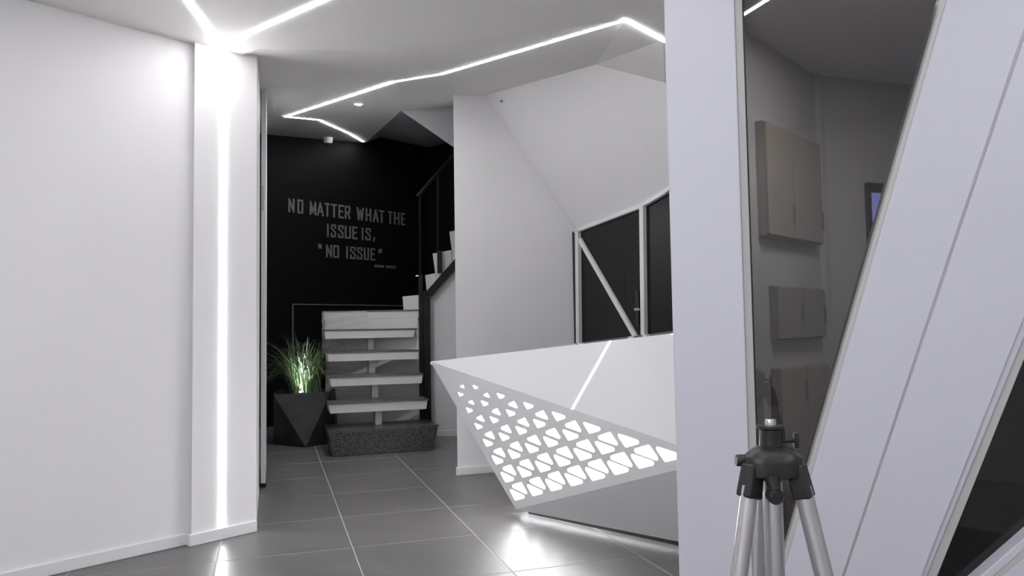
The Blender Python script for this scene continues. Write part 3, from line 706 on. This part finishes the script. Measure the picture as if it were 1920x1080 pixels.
# panes
gz1 = [wflat(td, ZB, 0.05), lin(*lines['l1'], ZB) + Wn * 0.05, lin(*lines['l1'], CEIL) + Wn * 0.05, wflat(td, CEIL, 0.05)]
slab('pane', gz1, Wn * 0.001, 'tinted_glass', scr)
slab('pane', [lin(*lines['r2'], ZB) + Wn * 0.05, wflat(1.6, ZB, 0.05), wflat(1.6, CEIL, 0.05), lin(*lines['r2'], CEIL) + Wn * 0.05], Wn * 0.001, 'dark_glass', scr)

# ================================================================== OFFICE BEHIND THE GLASS
oA = V((1.175, 3.6, 0)); oU = U; oS = oA + U * 0.90
ow = plan_prism('wall_office_left', [wflat(tb_ - 0.03, 0, 0.125), wflat(tb_ + 0.0, 0, 0.125), oA, oA + V((-0.06, 0.03, 0))], 0, CEIL, 'office_wall'); tag(ow, 'dim grey wall behind the screen pillar', 'wall', kind='structure')
ow = plan_prism('wall_office', [oA, oS, oS + BACK * 0.08, oA + BACK * 0.08], 0, CEIL, 'office_wall'); tag(ow, 'dim grey office wall carrying the cupboards', 'wall', kind='structure')
OB = oS + C * 1.9
ow = plan_prism('wall_office_back', [oS, OB, OB + D * 0.1, oS + D * 0.1], 0, CEIL, 'office_wall'); tag(ow, 'dim grey office wall carrying the lit screen', 'wall', kind='structure')
we = wflat(1.75)
ow = plan_prism('wall_office_right', [OB, we, we + V((0.1, 0, 0)), OB + V((0.1, 0, 0))], 0, CEIL, 'office_wall'); tag(ow, 'grey side wall closing the office', 'wall', kind='structure')
OP = vplane(oA, U)
def opt(px, py): return OP.at(px, py)
po = opt(1547, 500)
op = plan_prism('trim_1', [po - U * 0.07 - BACK * 0.03, po + U * 0.04 - BACK * 0.03, po + U * 0.04, po - U * 0.07], 0, CEIL, 'office_post'); tag(op, 'pale grey post at the office corner', 'post', kind='structure')
def cupboard(label, xs, ytop, ybot, m, dep=0.04, mid=None, floor_=False):
    t0 = (opt(xs[0], 500) - oA).dot(U); t1 = (opt(xs[1], 500) - oA).dot(U)
    z1 = opt(xs[0], ytop).z; z0 = 0.0 if floor_ else opt(xs[0], ybot).z
    e = empty('wall_cupboard' if not floor_ else 'base_cupboard', oA + U * (t0 + t1) / 2 - BACK * dep / 2 + Z * z0)
    tag(e, label, 'cupboard')
    a, b = oA + U * t0, oA + U * t1
    slab('body', [V((p.x, p.y, z0)) for p in (a - BACK * 0.002, b - BACK * 0.002, b - BACK * dep, a - BACK * dep)], Z * (z1 - z0), m, e)
    mids = [t0, (t0 + t1) / 2 if mid is None else t0 + (t1 - t0) * mid, t1]
    for u0, u1 in zip(mids, mids[1:]):
        a, b = oA + U * (u0 + 0.004) - BACK * dep, oA + U * (u1 - 0.004) - BACK * dep
        dr = slab('door', [V((p.x, p.y, z0 + 0.006)) for p in (a, b, b - BACK * 0.016, a - BACK * 0.016)], Z * (z1 - z0 - 0.012), m, e, 0.002)
        h0 = oA + U * (u1 - 0.03) - BACK * (dep + 0.016); zz = z0 + 0.08 if not floor_ else z1 - 0.18
        slab('handle', [V((p.x, p.y, zz)) for p in (h0, h0 + U * 0.01, h0 + U * 0.01 - BACK * 0.012, h0 - BACK * 0.012)], Z * 0.1, 'steel', dr)
cupboard('beige upper cupboard with two doors on the office wall', (1424, 1528), 232, 442, 'cabinet_beige', mid=0.45)
cupboard('grey closed cupboard on the office wall under the beige upper one', (1440, 1530), 536, 638, 'cabinet_grey', dep=0.03)
cupboard('beige base cupboard standing on the office floor below the grey one', (1438, 1530), 692, 900, 'cabinet_beige', floor_=True)
MP = vplane(oS - D * 0.03, C)
ol = empty('office_fill_light', V((1.75, 3.0, CEIL))); tag(ol, 'unseen flat fill light added inside the office', 'fill light')
mat('office_fill', (1, 1, 1), 0.5, emit=(1.0, 0.97, 0.95), es=42.0)  # glow of an unseen panel, added to brighten the office interior
slab('diffuser', [V((1.45, 2.9, CEIL - 0.021)), V((2.05, 2.9, CEIL - 0.021)), V((2.05, 3.1, CEIL - 0.021)), V((1.45, 3.1, CEIL - 0.021))], Z * 0.004, 'office_fill', ol)
slab('frame', [V((1.43, 2.88, CEIL - 0.017)), V((2.07, 2.88, CEIL - 0.017)), V((2.07, 3.12, CEIL - 0.017)), V((1.43, 3.12, CEIL - 0.017))], Z * 0.016, 'white_satin', ol)
mo = empty('monitor', MP.at(1660, 450)); tag(mo, 'wall mounted screen glowing blue behind the office glass', 'monitor')
ma = MP.at(1627, 342); mz1 = ma.z; mz0 = MP.at(1640, 470).z; mw = 0.62
pts = [ma, ma + C * mw, ma + C * mw - Z * (mz1 - mz0), ma - Z * (mz1 - mz0)]
slab('bezel', pts, D * 0.028, 'bezel', mo, 0.002)
ins = [ma + C * 0.022 - Z * 0.06, ma + C * (mw - 0.022) - Z * 0.06, ma + C * (mw - 0.022) - Z * (mz1 - mz0 - 0.03), ma + C * 0.022 - Z * (mz1 - mz0 - 0.03)]
slab('display', [p - D * 0.002 for p in ins], D * 0.001, 'screen', mo)

# ================================================================== TRIPOD
YT = 1.32
def tp(x, y, dy=0.0): return atY(x, y, YT + dy)
hub = tp(1447, 872)
tri = empty('tripod', V((hub.x, hub.y, 0))); tag(tri, 'camera tripod with silver legs and black head, without a camera', 'tripod')
px = YT / FPX                                            # metres per pixel at the tripod
# crown
bm = bmesh.new()
prof = [(0.020, 0.034), (0.032, 0.030), (0.047, 0.018), (0.050, 0.008), (0.050, -0.014), (0.040, -0.020), (0.018, -0.026)]
rings = []
for r, z in prof:
    rings.append([bm.verts.new(hub + V((r * (1 + 0.10 * math.cos(3 * (2 * math.pi * k / 36) - math.radians(252))) * math.cos(2 * math.pi * k / 36), r * (1 + 0.10 * math.cos(3 * (2 * math.pi * k / 36) - math.radians(252))) * math.sin(2 * math.pi * k / 36), z))) for k in range(36)])
for a, b in zip(rings, rings[1:]):
    for k in range(36): bm.faces.new((a[k], a[(k + 1) % 36], b[(k + 1) % 36], b[k]))
bm.faces.new(rings[0]); bm.faces.new(rings[-1][::-1])
crown = bm_obj('crown', bm, 'black_plastic', tri, True); md = crown.modifiers.new('split', 'EDGE_SPLIT'); md.split_angle = math.radians(35)
cc = V((hub.x, hub.y, 0))
def zz_(y): return tp(1447, y).z
tube('column_collar', [V((hub.x, hub.y, zz_(846))), V((hub.x, hub.y, zz_(803)))], [0.0205, 0.0185], 'black_plastic', tri, 20)
tube('mount_plate', [V((hub.x, hub.y, zz_(805))), V((hub.x, hub.y, zz_(802))), V((hub.x, hub.y, zz_(797.5)))], [0.020, 0.025, 0.025], 'black_plastic', tri, 24)
tube('mount_screw', [V((hub.x, hub.y, zz_(798))), V((hub.x, hub.y, zz_(787))), V((hub.x, hub.y, zz_(785)))], [0.0095, 0.0095, 0.008], 'steel', tri, 14)
tube('centre_column', [V((hub.x, hub.y, hub.z - 0.02)), V((hub.x, hub.y, hub.z - 0.30))], 0.0165, 'aluminium', tri, 16)
# locking knob on the right of the collar
k0 = tp(1463, 826); k0 = V((hub.x + 0.016, hub.y, k0.z))
tube('knob_shaft', [k0, k0 + V((0.026, 0, 0))], 0.0045, 'black_plastic', tri, 10)
kb = bmesh.new(); add_slab(kb, [k0 + V((0.024, y_ * 0.006, z_)) for y_, z_ in ((-1, -0.014), (1, -0.014), (1.2, 0), (1, 0.014), (-1, 0.014), (-1.2, 0))], V((0.008, 0, 0)))
bm_obj('locking_knob', kb, 'black_plastic', tri, bevel=0.002)
cl0 = tp(1474, 806); tube('clamp_bolt', [V((hub.x + 0.018, hub.y, cl0.z - 0.02)), V((hub.x + 0.018, hub.y, cl0.z + 0.002))], 0.008, 'black_plastic', tri, 10)
# crank stub on the left
k1 = tp(1402, 863); k1 = V((hub.x - 0.042, hub.y + 0.0, k1.z))
tube('crank_boss', [k1, k1 + V((-0.018, 0, 0)), k1 + V((-0.021, 0, 0))], [0.0105, 0.0105, 0.009], 'black_plastic', tri, 16)
ANG = (84, 204, 324)
for i, a in enumerate(ANG):
    ar = math.radians(a); dr = V((math.cos(ar), math.sin(ar), 0)); sd = V((-dr.y, dr.x, 0))
    t0 = hub + dr * 0.044 + Z * -0.006; foot = V((hub.x, hub.y, 0)) + dr * 0.205
    ax = (foot - t0).normalized()
    # black hinge clamp
    kb = bmesh.new(); pin = t0 + ax * 0.046; ou = ax.cross(sd).normalized()
    r0 = [t0 + sd * sx * 0.0155 + ou * sy * 0.014 - ax * 0.012 for sx, sy in ((-1, -1), (1, -1), (1, 1), (-1, 1))]
    r1 = [pin + sd * sx * 0.0175 + ou * sy * 0.016 for sx, sy in ((-1, -1), (1, -1), (1, 1), (-1, 1))]
    aa = [kb.verts.new(p) for p in r0]; bb_ = [kb.verts.new(p) for p in r1]
    kb.faces.new(aa); kb.faces.new(bb_[::-1])
    for k in range(4): kb.faces.new((aa[k], aa[(k + 1) % 4], bb_[(k + 1) % 4], bb_[k]))
    leg = tube('leg', [pin - ax * 0.02, t0 + ax * 0.40], 0.0145, 'aluminium', tri, 18)
    bm_obj('hinge_clamp', kb, 'black_plastic', leg, bevel=0.004)
    tube('leg_channel', [pin + ou * 0.0105 - ax * 0.02, t0 + ax * 0.40 + ou * 0.0105], 0.006, 'steel', leg, 10)
    L = (foot - t0).length
    tube('leg_lock', [t0 + ax * 0.385, t0 + ax * 0.43], 0.018, 'black_plastic', leg, 14)
    tube('lower_leg', [t0 + ax * 0.42, t0 + ax * (L - 0.02)], 0.0105, 'aluminium', leg, 14)
    tube('rubber_foot', [t0 + ax * (L - 0.035), t0 + ax * (L - 0.004)], [0.014, 0.016], 'rubber', leg, 12)
# round knob hanging under the crown
kn = tp(1454, 931, -0.05)
tube('under_knob', [kn + V((0, 0.012, 0)), kn + V((0, -0.004, 0)), kn + V((0, -0.010, 0))], [0.0135, 0.0135, 0.010], 'black_plastic', tri, 18)
tube('knob_stem', [kn + V((0, 0.002, 0.01)), V((kn.x - 0.003, kn.y + 0.01, hub.z - 0.012))], [0.009, 0.012], 'black_plastic', tri, 10)
